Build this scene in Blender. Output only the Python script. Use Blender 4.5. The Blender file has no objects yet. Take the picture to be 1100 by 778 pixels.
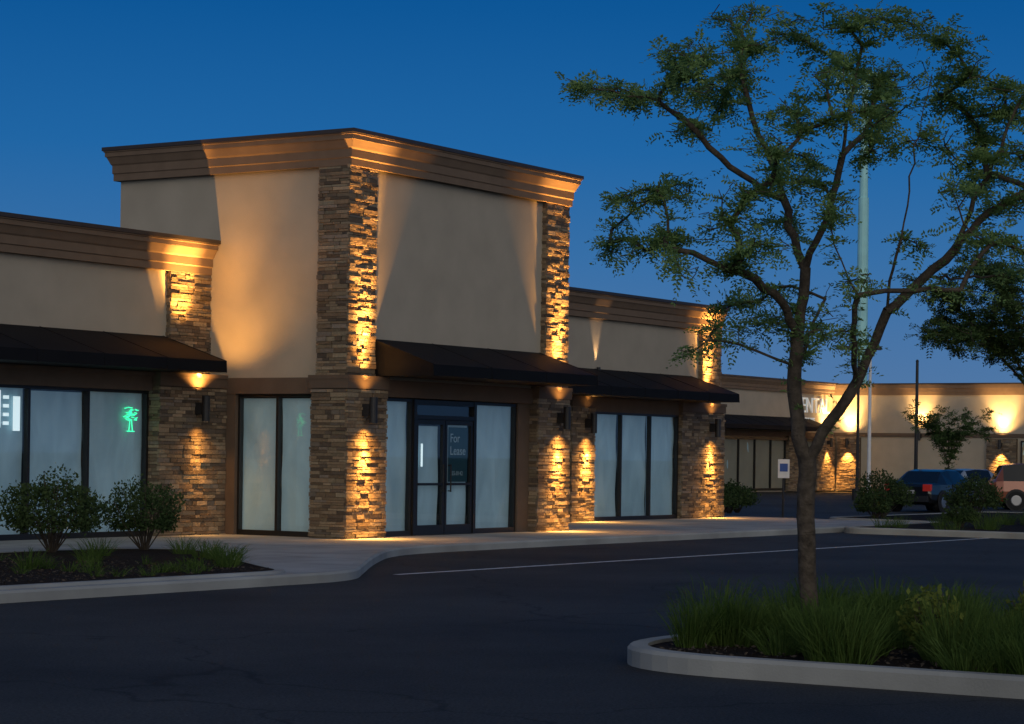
import bpy, math, random
import numpy as np
from mathutils import Vector, Matrix
random.seed(7); rng=np.random.default_rng(7)
S=bpy.context.scene
# Site frame: x runs along the storefronts, y runs into the building, z up (metres).
# Origin = front corner of the entrance tower. Pavement top z=0, asphalt z=-0.13

# ---------------------------------------------------------------- materials
def mat(name):
    m=bpy.data.materials.new(name); m.use_nodes=True
    nt=m.node_tree; b=nt.nodes['Principled BSDF']; return m,nt,b
def N(nt,t,**k):
    n=nt.nodes.new(t)
    for a,v in k.items(): setattr(n,a,v)
    return n
def simple(name,col,rough=.7,metal=0,noise=0,nscale=8,bump=0,bscale=60,spec=.5,detail=6):
    m,nt,b=mat(name)
    b.inputs['Roughness'].default_value=rough; b.inputs['Metallic'].default_value=metal
    b.inputs['Specular IOR Level'].default_value=spec
    tc=N(nt,'ShaderNodeTexCoord')
    if noise>0:
        n=N(nt,'ShaderNodeTexNoise'); n.inputs['Scale'].default_value=nscale; n.inputs['Detail'].default_value=detail
        nt.links.new(tc.outputs['Object'],n.inputs['Vector'])
        r=N(nt,'ShaderNodeValToRGB'); e=r.color_ramp.elements
        e[0].position=.3; e[1].position=.7
        e[0].color=(*[c*(1-noise) for c in col],1); e[1].color=(*[min(1,c*(1+noise)) for c in col],1)
        nt.links.new(n.outputs['Fac'],r.inputs['Fac']); nt.links.new(r.outputs['Color'],b.inputs['Base Color'])
    else: b.inputs['Base Color'].default_value=(*col,1)
    if bump>0:
        n2=N(nt,'ShaderNodeTexNoise'); n2.inputs['Scale'].default_value=bscale; n2.inputs['Detail'].default_value=4
        nt.links.new(tc.outputs['Object'],n2.inputs['Vector'])
        bp=N(nt,'ShaderNodeBump'); bp.inputs['Strength'].default_value=bump; bp.inputs['Distance'].default_value=.02
        nt.links.new(n2.outputs['Fac'],bp.inputs['Height']); nt.links.new(bp.outputs['Normal'],b.inputs['Normal'])
    return m
def emis(name,col,st):
    m,nt,b=mat(name); b.inputs['Base Color'].default_value=(*col,1)
    b.inputs['Emission Color'].default_value=(*col,1); b.inputs['Emission Strength'].default_value=st; return m

M_stucco=simple('stucco_beige',(.45,.39,.30),.9,noise=.07,nscale=1.3,bump=.25,bscale=90,spec=.2)
M_cornice=simple('cornice_tan',(.20,.14,.095),.8,noise=.08,nscale=3,bump=.15,bscale=80,spec=.2)
M_cap=simple('metal_coping',(.05,.038,.03),.5)
M_brown=simple('band_brown',(.14,.10,.072),.85,noise=.08,nscale=3,bump=.2,bscale=70,spec=.2)
M_frame=simple('black_aluminium',(.012,.011,.011),.4)
M_awn=simple('awning_fabric',(.008,.008,.009),.75,noise=.15,nscale=2,bump=.1,bscale=8,spec=.15)
M_dark=simple('dark_interior',(.03,.03,.03),.9)
M_roof=simple('roof_membrane',(.12,.12,.12),.9,noise=.1,nscale=1)
M_pole=simple('painted_steel_dark',(.02,.02,.022),.5)
M_white=simple('white_paint',(.75,.76,.77),.5,noise=.08,nscale=5)
M_bark=simple('bark',(.09,.072,.055),.9,noise=.4,nscale=14,bump=.8,bscale=35,spec=.2)
M_soil=simple('mulch',(.028,.02,.015),.95,noise=.6,nscale=25,bump=1,bscale=45,spec=.1)
M_bulb=emis('lamp_lens',(1,.62,.25),12)

# stacked stone, colour per stone
M_stone,nt,b=mat('ledgestone'); b.inputs['Roughness'].default_value=.85; b.inputs['Specular IOR Level'].default_value=.25
a=N(nt,'ShaderNodeVertexColor'); a.layer_name='Col'
tc=N(nt,'ShaderNodeTexCoord'); n=N(nt,'ShaderNodeTexNoise'); n.inputs['Scale'].default_value=22; n.inputs['Detail'].default_value=6
nt.links.new(tc.outputs['Object'],n.inputs['Vector'])
mr=N(nt,'ShaderNodeMapRange'); mr.inputs['To Min'].default_value=.6; mr.inputs['To Max'].default_value=1.25
nt.links.new(n.outputs['Fac'],mr.inputs['Value'])
mx=N(nt,'ShaderNodeVectorMath',operation='SCALE'); nt.links.new(a.outputs['Color'],mx.inputs[0]); nt.links.new(mr.outputs[0],mx.inputs['Scale'])
nt.links.new(mx.outputs[0],b.inputs['Base Color'])
bp=N(nt,'ShaderNodeBump'); bp.inputs['Strength'].default_value=.7; bp.inputs['Distance'].default_value=.02
nt.links.new(n.outputs['Fac'],bp.inputs['Height']); nt.links.new(bp.outputs['Normal'],b.inputs['Normal'])

# paper behind glass (faint glow put into the sheet itself, no light behind it)
M_paper,nt,b=mat('window_paper'); b.inputs['Roughness'].default_value=.8
tc=N(nt,'ShaderNodeTexCoord'); mp=N(nt,'ShaderNodeMapping'); mp.inputs['Scale'].default_value=(1.3,1.3,.5)
n=N(nt,'ShaderNodeTexNoise'); n.inputs['Scale'].default_value=1.6; n.inputs['Detail'].default_value=4; n.inputs['Distortion'].default_value=.8
nt.links.new(tc.outputs['Object'],mp.inputs['Vector']); nt.links.new(mp.outputs[0],n.inputs['Vector'])
r=N(nt,'ShaderNodeValToRGB'); r.color_ramp.elements[0].position=.3; r.color_ramp.elements[1].position=.7
r.color_ramp.elements[0].color=(.44,.60,.68,1); r.color_ramp.elements[1].color=(.60,.78,.86,1)
nt.links.new(n.outputs['Fac'],r.inputs['Fac']); nt.links.new(r.outputs[0],b.inputs['Base Color'])
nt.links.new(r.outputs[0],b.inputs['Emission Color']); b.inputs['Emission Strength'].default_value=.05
# glass
def glassmat():
    m=bpy.data.materials.new('storefront_glass'); m.use_nodes=True; nt=m.node_tree; nt.nodes.clear()
    o=N(nt,'ShaderNodeOutputMaterial'); t=N(nt,'ShaderNodeBsdfTransparent'); t.inputs[0].default_value=(.88,.94,.94,1)
    g=N(nt,'ShaderNodeBsdfGlossy'); g.inputs['Roughness'].default_value=.02; g.inputs['Color'].default_value=(.9,.95,1,1)
    lw=N(nt,'ShaderNodeLayerWeight'); lw.inputs['Blend'].default_value=.25
    mr=N(nt,'ShaderNodeMapRange'); mr.inputs['To Min'].default_value=.06; mr.inputs['To Max'].default_value=.8
    nt.links.new(lw.outputs['Fresnel'],mr.inputs['Value'])
    mi=N(nt,'ShaderNodeMixShader'); nt.links.new(mr.outputs[0],mi.inputs[0]); nt.links.new(t.outputs[0],mi.inputs[1]); nt.links.new(g.outputs[0],mi.inputs[2])
    nt.links.new(mi.outputs[0],o.inputs[0]); return m
M_glass=glassmat()

# asphalt
M_asph,nt,b=mat('asphalt'); b.inputs['Roughness'].default_value=.8; b.inputs['Specular IOR Level'].default_value=.25
tc=N(nt,'ShaderNodeTexCoord')
n=N(nt,'ShaderNodeTexNoise'); n.inputs['Scale'].default_value=.22; n.inputs['Detail'].default_value=9; n.inputs['Roughness'].default_value=.65
nt.links.new(tc.outputs['Object'],n.inputs['Vector'])
r=N(nt,'ShaderNodeValToRGB'); e=r.color_ramp.elements; e[0].position=.32; e[1].position=.7; e[0].color=(.022,.022,.0215,1); e[1].color=(.060,.059,.056,1)
nt.links.new(n.outputs['Fac'],r.inputs['Fac'])
n2=N(nt,'ShaderNodeTexNoise'); n2.inputs['Scale'].default_value=45; n2.inputs['Detail'].default_value=3
nt.links.new(tc.outputs['Object'],n2.inputs['Vector'])
mr=N(nt,'ShaderNodeMapRange'); mr.inputs['From Min'].default_value=.3; mr.inputs['From Max'].default_value=.7; mr.inputs['To Min'].default_value=.45; mr.inputs['To Max'].default_value=1.55
nt.links.new(n2.outputs['Fac'],mr.inputs['Value'])
vm=N(nt,'ShaderNodeVectorMath',operation='SCALE'); nt.links.new(r.outputs[0],vm.inputs[0]); nt.links.new(mr.outputs[0],vm.inputs['Scale'])
vo=N(nt,'ShaderNodeTexVoronoi',feature='DISTANCE_TO_EDGE'); vo.inputs['Scale'].default_value=.16
n3=N(nt,'ShaderNodeTexNoise'); n3.inputs['Scale'].default_value=1.1; n3.inputs['Detail'].default_value=5
nt.links.new(tc.outputs['Object'],n3.inputs['Vector'])
ad=N(nt,'ShaderNodeVectorMath',operation='MULTIPLY_ADD'); ad.inputs[1].default_value=(1.6,1.6,0); nt.links.new(n3.outputs['Color'],ad.inputs[0]); nt.links.new(tc.outputs['Object'],ad.inputs[2])
nt.links.new(ad.outputs[0],vo.inputs['Vector'])
cr=N(nt,'ShaderNodeMapRange'); cr.inputs['From Min'].default_value=.0; cr.inputs['From Max'].default_value=.006; cr.inputs['To Min'].default_value=.4; cr.inputs['To Max'].default_value=1
nt.links.new(vo.outputs['Distance'],cr.inputs['Value'])
vm2=N(nt,'ShaderNodeVectorMath',operation='SCALE'); nt.links.new(vm.outputs[0],vm2.inputs[0]); nt.links.new(cr.outputs[0],vm2.inputs['Scale'])
nt.links.new(vm2.outputs[0],b.inputs['Base Color'])
bp=N(nt,'ShaderNodeBump'); bp.inputs['Strength'].default_value=.6; bp.inputs['Distance'].default_value=.01
nt.links.new(n2.outputs['Fac'],bp.inputs['Height']); nt.links.new(bp.outputs['Normal'],b.inputs['Normal'])

# concrete with joints
def concrete(name,col,joints):
    m,nt,b=mat(name); b.inputs['Roughness'].default_value=.85; b.inputs['Specular IOR Level'].default_value=.3
    tc=N(nt,'ShaderNodeTexCoord'); n=N(nt,'ShaderNodeTexNoise'); n.inputs['Scale'].default_value=.9; n.inputs['Detail'].default_value=10
    nt.links.new(tc.outputs['Object'],n.inputs['Vector'])
    r=N(nt,'ShaderNodeValToRGB'); e=r.color_ramp.elements; e[0].position=.3; e[1].position=.72
    e[0].color=(*[c*.72 for c in col],1); e[1].color=(*[c*1.15 for c in col],1)
    nt.links.new(n.outputs['Fac'],r.inputs['Fac']); out=r.outputs[0]
    if joints:
        br=N(nt,'ShaderNodeTexBrick'); br.offset=0; br.inputs['Scale'].default_value=1; br.inputs['Mortar Size'].default_value=.012
        br.inputs['Brick Width'].default_value=1.6; br.inputs['Row Height'].default_value=1.6
        br.inputs['Color1'].default_value=(1,1,1,1); br.inputs['Color2'].default_value=(.86,.86,.86,1); br.inputs['Mortar'].default_value=(.35,.35,.35,1)
        nt.links.new(tc.outputs['Object'],br.inputs['Vector'])
        mx=N(nt,'ShaderNodeVectorMath',operation='MULTIPLY'); nt.links.new(out,mx.inputs[0]); nt.links.new(br.outputs['Color'],mx.inputs[1]); out=mx.outputs[0]
    nt.links.new(out,b.inputs['Base Color'])
    n2=N(nt,'ShaderNodeTexNoise'); n2.inputs['Scale'].default_value=50; nt.links.new(tc.outputs['Object'],n2.inputs['Vector'])
    bp=N(nt,'ShaderNodeBump'); bp.inputs['Strength'].default_value=.3; bp.inputs['Distance'].default_value=.01
    nt.links.new(n2.outputs['Fac'],bp.inputs['Height']); nt.links.new(bp.outputs['Normal'],b.inputs['Normal']); return m
M_conc=concrete('concrete_paving',(.43,.43,.40),True)
M_kerb=concrete('concrete_kerb',(.38,.38,.35),False)

def leafmat(name,c0,c1,trans=.3):
    m=bpy.data.materials.new(name); m.use_nodes=True; nt=m.node_tree; nt.nodes.clear()
    o=N(nt,'ShaderNodeOutputMaterial'); ge=N(nt,'ShaderNodeNewGeometry'); r=N(nt,'ShaderNodeValToRGB')
    r.color_ramp.elements[0].color=(*c0,1); r.color_ramp.elements[1].color=(*c1,1)
    tc=N(nt,'ShaderNodeTexCoord'); n=N(nt,'ShaderNodeTexNoise'); n.inputs['Scale'].default_value=2.2; n.inputs['Detail'].default_value=3
    nt.links.new(tc.outputs['Object'],n.inputs['Vector'])
    mr=N(nt,'ShaderNodeMapRange'); mr.inputs['From Min'].default_value=.3; mr.inputs['From Max'].default_value=.7
    nt.links.new(n.outputs['Fac'],mr.inputs['Value'])
    ma=N(nt,'ShaderNodeMath',operation='ADD'); mb_=N(nt,'ShaderNodeMath',operation='MULTIPLY'); mb_.inputs[1].default_value=.5
    nt.links.new(ge.outputs['Random Per Island'],ma.inputs[0]); nt.links.new(mr.outputs[0],ma.inputs[1]); nt.links.new(ma.outputs[0],mb_.inputs[0])
    nt.links.new(mb_.outputs[0],r.inputs['Fac'])
    d=N(nt,'ShaderNodeBsdfDiffuse')
    t=N(nt,'ShaderNodeBsdfTranslucent'); mi=N(nt,'ShaderNodeMixShader'); mi.inputs[0].default_value=trans
    nt.links.new(r.outputs[0],d.inputs['Color']); nt.links.new(r.outputs[0],t.inputs['Color'])
    nt.links.new(d.outputs[0],mi.inputs[1]); nt.links.new(t.outputs[0],mi.inputs[2]); nt.links.new(mi.outputs[0],o.inputs[0]); return m
M_locust=leafmat('locust_leaves',(.14,.26,.09),(.34,.47,.16),.45)
M_leafd=leafmat('tree_leaves_dark',(.045,.09,.03),(.12,.18,.06),.3)
M_shrub=leafmat('shrub_leaves',(.03,.06,.022),(.09,.13,.05),.2)
M_grass=leafmat('grass_blades',(.04,.085,.018),(.14,.21,.055),.3)

# ---------------------------------------------------------------- mesh helpers
class MB:
    def __init__(s): s.v=[];s.f=[];s.m=[];s.c=[]
    def poly(s,pts,m=0,c=(1,1,1)):
        i=len(s.v); s.v+= [tuple(p) for p in pts]; s.f.append(tuple(range(i,i+len(pts)))); s.m.append(m); s.c.append(c)
    def box(s,x0,x1,y0,y1,z0,z1,m=0,c=(1,1,1)):
        i=len(s.v)
        s.v+=[(x0,y0,z0),(x1,y0,z0),(x1,y1,z0),(x0,y1,z0),(x0,y0,z1),(x1,y0,z1),(x1,y1,z1),(x0,y1,z1)]
        for q in ((0,3,2,1),(4,5,6,7),(0,1,5,4),(1,2,6,5),(2,3,7,6),(3,0,4,7)):
            s.f.append(tuple(i+k for k in q)); s.m.append(m); s.c.append(c)
    def prism_x(s,prof,x0,x1,m=0):
        i=len(s.v); n=len(prof)
        s.v+=[(x0,y,z) for y,z in prof]+[(x1,y,z) for y,z in prof]
        s.f.append(tuple(i+k for k in range(n))); s.f.append(tuple(i+n+k for k in reversed(range(n)))); s.m+=[m,m]; s.c+=[(1,1,1)]*2
        for k in range(n):
            k2=(k+1)%n; s.f.append((i+k,i+n+k,i+n+k2,i+k2)); s.m.append(m); s.c.append((1,1,1))
    def cyl(s,p0,p1,r0,r1,n=12,m=0,caps=True):
        p0=Vector(p0);p1=Vector(p1); d=(p1-p0).normalized(); a=d.orthogonal().normalized(); b=d.cross(a); i=len(s.v)
        for p,r in ((p0,r0),(p1,r1)):
            for k in range(n):
                t=2*math.pi*k/n; s.v.append(tuple(p+a*math.cos(t)*r+b*math.sin(t)*r))
        for k in range(n):
            k2=(k+1)%n; s.f.append((i+k,i+k2,i+n+k2,i+n+k)); s.m.append(m); s.c.append((1,1,1))
        if caps:
            s.f.append(tuple(i+k for k in reversed(range(n)))); s.f.append(tuple(i+n+k for k in range(n))); s.m+=[m,m]; s.c+=[(1,1,1)]*2
    def build(s,name,mats,parent=None,smooth=False,loc=(0,0,0),rz=0,col=False,bevel=0):
        me=bpy.data.meshes.new(name); me.from_pydata(s.v,[],s.f)
        for m in mats: me.materials.append(m)
        me.polygons.foreach_set('material_index',s.m)
        if smooth: me.polygons.foreach_set('use_smooth',[True]*len(s.f))
        if col:
            ca=me.color_attributes.new('Col','FLOAT_COLOR','CORNER')
            arr=[]
            for f,c in zip(s.f,s.c): arr+= [c[0],c[1],c[2],1]*len(f)
            ca.data.foreach_set('color',arr)
        me.update(); o=bpy.data.objects.new(name,me); S.collection.objects.link(o)
        o.location=loc; o.rotation_euler=(0,0,rz)
        if parent: o.parent=parent
        if bevel:
            bm=o.modifiers.new('b','BEVEL'); bm.width=bevel; bm.segments=2; bm.limit_method='ANGLE'
        return o
def empty(name,loc=(0,0,0),rz=0):
    o=bpy.data.objects.new(name,None); S.collection.objects.link(o); o.location=loc; o.rotation_euler=(0,0,rz); o.empty_display_size=.3; return o

STC=[(.30,.22,.14),(.23,.165,.105),(.36,.275,.18),(.19,.14,.095),(.25,.205,.16),(.31,.245,.16),(.15,.115,.085)]
def clad(mb,face,p,a0,a1,z0,z1):
    """ledgestone courses on an axis aligned face. face '-y': plane y=p, a=x ; '-x': plane x=p, a=y"""
    z=z0
    while z<z1-.02:
        h=min(random.choice([.045,.055,.06,.07,.09]),z1-z)
        a=a0
        while a<a1-.01:
            l=random.uniform(.1,.42); 
            if a1-(a+l)<.08: l=a1-a
            d=random.uniform(.006,.040); k=random.uniform(.65,1.15); c=random.choice(STC); c=tuple(q*k for q in c)
            e0=a+.004; e1=a+l-.004
            if a==a0: e0=a0-random.uniform(0,.035)
            if a+l>=a1-1e-6: e1=a1+random.uniform(0,.02)
            if face=='-y': mb.box(e0,e1,p-d,p+.03,z+.004,z+h-.004,0,c)
            else: mb.box(p-d,p+.03,e0,e1,z+.004,z+h-.004,0,c)
            a+=l
        z+=h
def pil(mb,x0,x1,y0,y1,z0,z1,faces):
    g=.012
    mb.box(x0+g,x1-g,y0+g,y1-g,z0,z1,0,(.12,.09,.065))
    if 'f' in faces: clad(mb,'-y',y0+g,x0+g,x1-g,z0,z1)
    if 'l' in faces: clad(mb,'-x',x0+g,y0+g+.02,y1-g,z0,z1)
PROF=[(0,0),(.045,0),(.045,.13),(.065,.15),(.065,.30),(.09,.33),(.11,.38),(.15,.47),(.17,.47),(.17,.555),(.19,.56),(.19,.585)]
CAP=[(.19,.587),(.215,.587),(.215,.66),(.0,.67)]
def sweep(mb,rect,zb,prof,m,sc=1.0):
    x0,x1,y0,y1=rect; rings=[]
    for o,z in prof:
        rings.append([(x0-o,y0-o,zb+z*sc),(x1+o,y0-o,zb+z*sc),(x1+o,y1+o,zb+z*sc),(x0-o,y1+o,zb+z*sc)])
    for a,b in zip(rings,rings[1:]):
        for k in range(4):
            k2=(k+1)%4; mb.poly([a[k],a[k2],b[k2],b[k]],m)
    mb.poly(rings[-1],m)
def cornice_straight(mb,x0,x1,y,zb,sc=1.0,yend=None):
    pr=[(-o*1.2+y,zb+z*sc) for o,z in PROF]+[(y+.3,zb+.585*sc),(y+.3,zb)]
    mb.prism_x(pr,x0,x1,0)
    pc=[(-.228+y,zb+.588*sc),(-.26+y,zb+.588*sc),(-.26+y,zb+.66*sc),(y+.32,zb+.67*sc),(y+.32,zb+.588*sc)]
    mb.prism_x(pc,x0-.005,x1+.005,1)

def pane_grid(mb,axis,p,a0,a1,z0,z1,seed):
    """sheet of kraft/white paper taped up behind the glass, with soft folds"""
    r=random.Random(seed); n=26; m=18; ph=[r.uniform(0,6) for _ in range(8)]; i=len(mb.v)
    top=z1-r.choice([0,0,.04]); sl=r.uniform(-.4,.4); kf=r.uniform(4,8); am=r.uniform(.6,1)
    for j in range(m+1):
        for k in range(n+1):
            a=a0+(a1-a0)*k/n; z=z0+(top-z0)*j/m
            u=a+sl*z
            f=abs(math.sin(u*kf*.5+ph[0]+.5*math.sin(z*1.7+ph[5])))**.6
            d=.055+am*(.028*(f-.6)+.010*math.sin(u*13+ph[1]+math.sin(z*2+ph[2])*1.5)+.010*math.sin(z*3.4+ph[3]+a*2)+.008*math.sin((a*1.3-z)*5+ph[4]))
            mb.v.append((a,p+d,z) if axis=='y' else (p+d,a,z))
    for j in range(m):
        for k in range(n):
            q=i+j*(n+1)+k; mb.f.append((q,q+1,q+n+2,q+n+1)); mb.m.append(0); mb.c.append((1,1,1))
fr=MB(); paper=MB(); glass=MB()
def window(axis,p,a0,a1,z0,z1,mull,seed,f=.055,trans=None):
    def bar(b0,b1,c0,c1,dp=0):
        if axis=='y': fr.box(b0,b1,p-.05-dp,p+.06,c0,c1)
        else: fr.box(p-.05-dp,p+.06,b0,b1,c0,c1)
    bar(a0,a1,z0,z0+.1); bar(a0,a1,z1-f,z1)
    xs=[a0]+mull+[a1]
    for i,x in enumerate(xs):
        if i==0: bar(x,x+f,z0+.1,z1-f,.002)
        elif i==len(xs)-1: bar(x-f,x,z0+.1,z1-f,.002)
        else: bar(x-f/2,x+f/2,z0+.1,z1-f,.002)
    for i in range(len(xs)-1):
        pane_grid(paper,axis,p+.04,xs[i]+.02+ (.03 if i%2 else 0),xs[i+1]-.02,z0+.08,z1-.04,seed+i)
        if axis=='y': glass.poly([(xs[i]+.02,p,z0+.05),(xs[i+1]-.02,p,z0+.05),(xs[i+1]-.02,p,z1-.03),(xs[i]+.02,p,z1-.03)])
        else: glass.poly([(p,xs[i]+.02,z0+.05),(p,xs[i+1]-.02,z0+.05),(p,xs[i+1]-.02,z1-.03),(p,xs[i]+.02,z1-.03)])

# ---------------------------------------------------------------- main building
B=empty('retail_building')
walls=MB(); stone=MB(); corn=MB(); awn=MB(); scon=MB()
# tower
walls.box(.12,7.75,.12,5.75,3.0,7.0,0)
walls.box(.46,7.6,.45,5.5,-.05,3.01,2)
walls.box(.10,.50,2.73,3.1,-.05,2.70,1)
walls.box(.08,.60,.79,2.97,2.70,3.005,1)
walls.box(1.2,6.67,.08,.6,2.68,3.004,1)
walls.box(6.2,6.66,.17,.5,-.05,2.68,1)
walls.box(7.5,7.76,.5,5.58,-.05,3.0,1)
pil(stone,0,.87,0,.72,3.03,6.96,'fl')
pil(stone,-.05,1.21,-.05,.80,-.03,2.80,'fl')
pil(stone,6.97,7.87,0,.72,3.03,6.96,'fl')
pil(stone,6.65,7.92,-.05,.80,-.03,2.80,'fl')
for (x0,x1) in ((-.07,1.24),(6.62,7.95)):
    walls.box(x0,x1,-.075,.83,2.80,3.03,1); walls.box(x0-.01,x1+.01,-.085,.85,2.97,3.045,1)
sweep(corn,(.03,7.87,0,5.78),6.93,PROF,0); sweep(corn,(.03,7.87,0,5.78),6.93,CAP,1)
# left wing
walls.box(-40,.115,3.5,15,3.0,5.05,0)
walls.box(-40,.45,3.45,15,-.05,3.0,2)
walls.box(-40,.09,3.12,3.52,2.70,3.03,1)
walls.box(-40,.09,3.05,3.52,2.97,3.05,1)
cornice_straight(corn,-40,.112,3.42,5.0)
pil(stone,-1.04,.13,3.40,3.8,3.05,5.02,'fl')
pil(stone,-1.82,.09,2.95,3.6,-.03,2.80,'fl')
walls.box(-1.85,.085,2.92,3.5,2.80,3.03,1); walls.box(-1.87,.08,2.90,3.5,2.98,3.055,1)
for x in (-11.2,-21,-31):
    pil(stone,x,x+1.8,2.95,3.6,-.03,2.80,'fl'); walls.box(x-.03,x+1.83,2.92,3.5,2.80,3.03,1)
    pil(stone,x+.5,x+1.3,3.40,3.8,3.05,5.02,'fl')
# right wing
walls.box(7.74,21.35,3.45,15,3.0,5.05,0)
walls.box(7.7,21.3,3.55,15,-.05,3.0,2)
walls.box(7.74,21.33,3.30,3.62,2.70,3.05,1)
cornice_straight(corn,7.76,21.42,3.38,5.0)
for (x0,x1) in ((13.4,14.5),(19.0,21.38)):
    pil(stone,x0,x1,3.20,3.7,-.03,2.80,'fl'); walls.box(x0-.03,x1+.02,3.17,3.6,2.80,3.04,1); walls.box(x0-.05,x1+.04,3.15,3.6,2.98,3.055,1)
pil(stone,20.3,21.38,3.33,3.7,3.06,5.02,'fl')
walls.box(.13,7.72,5.77,15,-.05,5.0,0)
walls.box(-39.9,21.3,3.9,14.9,5.05,5.2,3)
for x0,x1 in ((-40,.1),(7.8,21.42)):
    corn.box(x0,x1,14.7,15.1,5.0,5.66,0)
corn.box(21.1,21.43,3.75,14.68,5.0,5.66,0)

# glazing
window('y',.26,1.22,2.44,0,2.66,[],1)
window('y',.26,4.64,6.2,0,2.66,[],4)
window('x',.24,.82,2.74,0,2.70,[1.78],8)
window('y',3.26,-9.3,-1.84,0,2.70,[-7.95,-6.45,-4.95,-3.45],12)
for x in (-19.1,-28.9,-38.7): window('y',3.26,x,x+7.8,0,2.70,[x+2,x+4,x+6],20+int(-x))
window('y',3.36,14.52,18.98,0,2.70,[16.0,17.5],51)
window('y',3.36,8.0,13.38,0,2.70,[9.8,11.6],61)
# entrance doors
fr.box(2.44,2.53,.17,.32,-.03,2.66); fr.box(4.55,4.64,.17,.32,-.03,2.66); fr.box(2.53,4.55,.18,.31,2.56,2.655); fr.box(2.53,4.55,.175,.315,2.28,2.36)
glass.poly([(2.53,.24,2.36),(4.55,.24,2.36),(4.55,.24,2.56),(2.53,.24,2.56)]); 
walls.box(2.5,4.58,.35,.38,2.3,2.6,4)
for k,(x0,x1) in enumerate(((2.54,3.53),(3.55,4.54))):
    fr.box(x0,x0+.07,.19,.25,.01,2.27); fr.box(x1-.07,x1,.19,.25,.01,2.27); fr.box(x0+.07,x1-.07,.192,.248,.01,.2); fr.box(x0+.07,x1-.07,.192,.248,2.18,2.27)
    pane_grid(paper,'y',.26,x0+.07,x1-.07,.19,2.19,70+k)
    glass.poly([(x0+.06,.225,.2),(x1-.06,.225,.2),(x1-.06,.225,2.18),(x0+.06,.225,2.18)])
    hx=x1-.12 if k==0 else x0+.12
    fr.box(x0+.07,x1-.07,.17,.195,.98,1.03)
    fr.cyl((hx,.13,.85),(hx,.13,1.4),.015,.015,8)
    for z in (.87,1.38): fr.cyl((hx,.13,z),(hx,.2,z),.012,.012,6)
# awnings
def awning(x0,x1,yw,yf,zt=3.76,zf=3.27,zb=3.06,cols=True):
    prof=[(yw,zt),(yf,zf),(yf-.012,zb),(yw-.02,zb)]
    awn.prism_x(prof,x0,x1,0)
    n=max(2,int((x1-x0)/1.5))
    for i in range(n+1):
        x=x0+(x1-x0)*i/n
        awn.prism_x([(yw-.003,zt+.008),(yf-.006,zf+.008),(yf-.02,zb-.004),(yf-.005,zb-.004),(yf+.01,zf-.01),(yw-.003,zt-.02)],x-.012,x+.012,0)
awning(.93,6.92,.118,-1.3)
awning(-11,-1.14,3.497,1.95)
awning(-32,-13,3.497,1.95)
awning(8.2,19.85,3.447,2.0)

def beam(parent,loc,up,e,size,tilt,axis,blend=1.0,col=(1,.46,.10)):
    l=bpy.data.lights.new('sconce_beam','SPOT'); l.energy=e; l.color=col; l.spot_size=math.radians(size); l.spot_blend=blend; l.shadow_soft_size=.035
    ob=bpy.data.objects.new('sconce_beam',l); S.collection.objects.link(ob); ob.parent=parent; ob.location=loc
    t=math.tan(math.radians(tilt)); d=Vector((0,t,1 if up else -1)) if axis=='y' else Vector((t,0,1 if up else -1))
    ob.rotation_euler=d.to_track_quat('-Z','Y').to_euler()
def sconce(x,y,z,parent,up=1,dn=1,axis='y',h=.24,wide=1,mid=1,tilt=6,dwide=1):
    """up/down cylinder light; wall is at +axis side. Each throw = soft wide spill + focused beam"""
    o=.20
    px,py=(x,y-o) if axis=='y' else (x-o,y)
    scon.cyl((px,py,z-h),(px,py,z+h),.078,.078,16,0,False)
    scon.cyl((px,py,z-.03),(px,py,z+.03),.077,.077,16,0,True)
    scon.cyl((px,py,z-h+.09),(px,py,z-h+.1),.06,.06,12,1,True); scon.cyl((px,py,z+h-.1),(px,py,z+h-.09),.06,.06,12,1,True)
    if axis=='y': scon.box(px-.06,px+.06,py+.06,y+.02,z-.11,z+.11,0)
    else: scon.box(px+.06,x+.02,py-.06,py+.06,z-.11,z+.11,0)
    zu=z+h+.01; zd=z-h-.01
    if up:
        beam(parent,(px,py,zu),1,50*wide*up,125,0,axis); beam(parent,(px,py,zu),1,1300*up*mid,56,3,axis); beam(parent,(px,py,zu),1,8500*up,27,tilt,axis)
    if dn:
        beam(parent,(px,py,zd),0,150*dn*dwide,125,0,axis); beam(parent,(px,py,zd),0,800*dn,60,4,axis); beam(parent,(px,py,zd),0,1900*dn,36,9,axis)
sconce(.46,-.08,2.40,B,1,1)
sconce(7.42,-.08,2.40,B,1,1)
sconce(-.78,2.92,2.40,B,.75,.10,wide=9,mid=1.0,tilt=15,dwide=3)
sconce(14.05,3.17,2.40,B,.1,1)
sconce(20.55,3.17,2.40,B,.8,1,tilt=9)
# small added uplight, stands in for a hidden source of the wall streak
scon.cyl((14.9,3.36,3.72),(14.9,3.36,3.80),.05,.05,12,0,True)
beam(B,(14.9,3.37,3.82),1,80,36,3,'y',.7,(1,.6,.28))

walls.build('walls',[M_stucco,M_brown,M_dark,M_roof,M_frame],B)
stone.build('stone_piers',[M_stone],B,col=True)
corn.build('cornice',[M_cornice,M_cap],B)
awn.build('awnings',[M_awn],B)
fr.build('window_frames',[M_frame],B)
paper.build('papered_windows',[M_paper],B,smooth=True)
glass.build('window_glass',[M_glass],B)
scon.build('wall_sconces',[M_pole,M_bulb],B,smooth=False)

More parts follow.
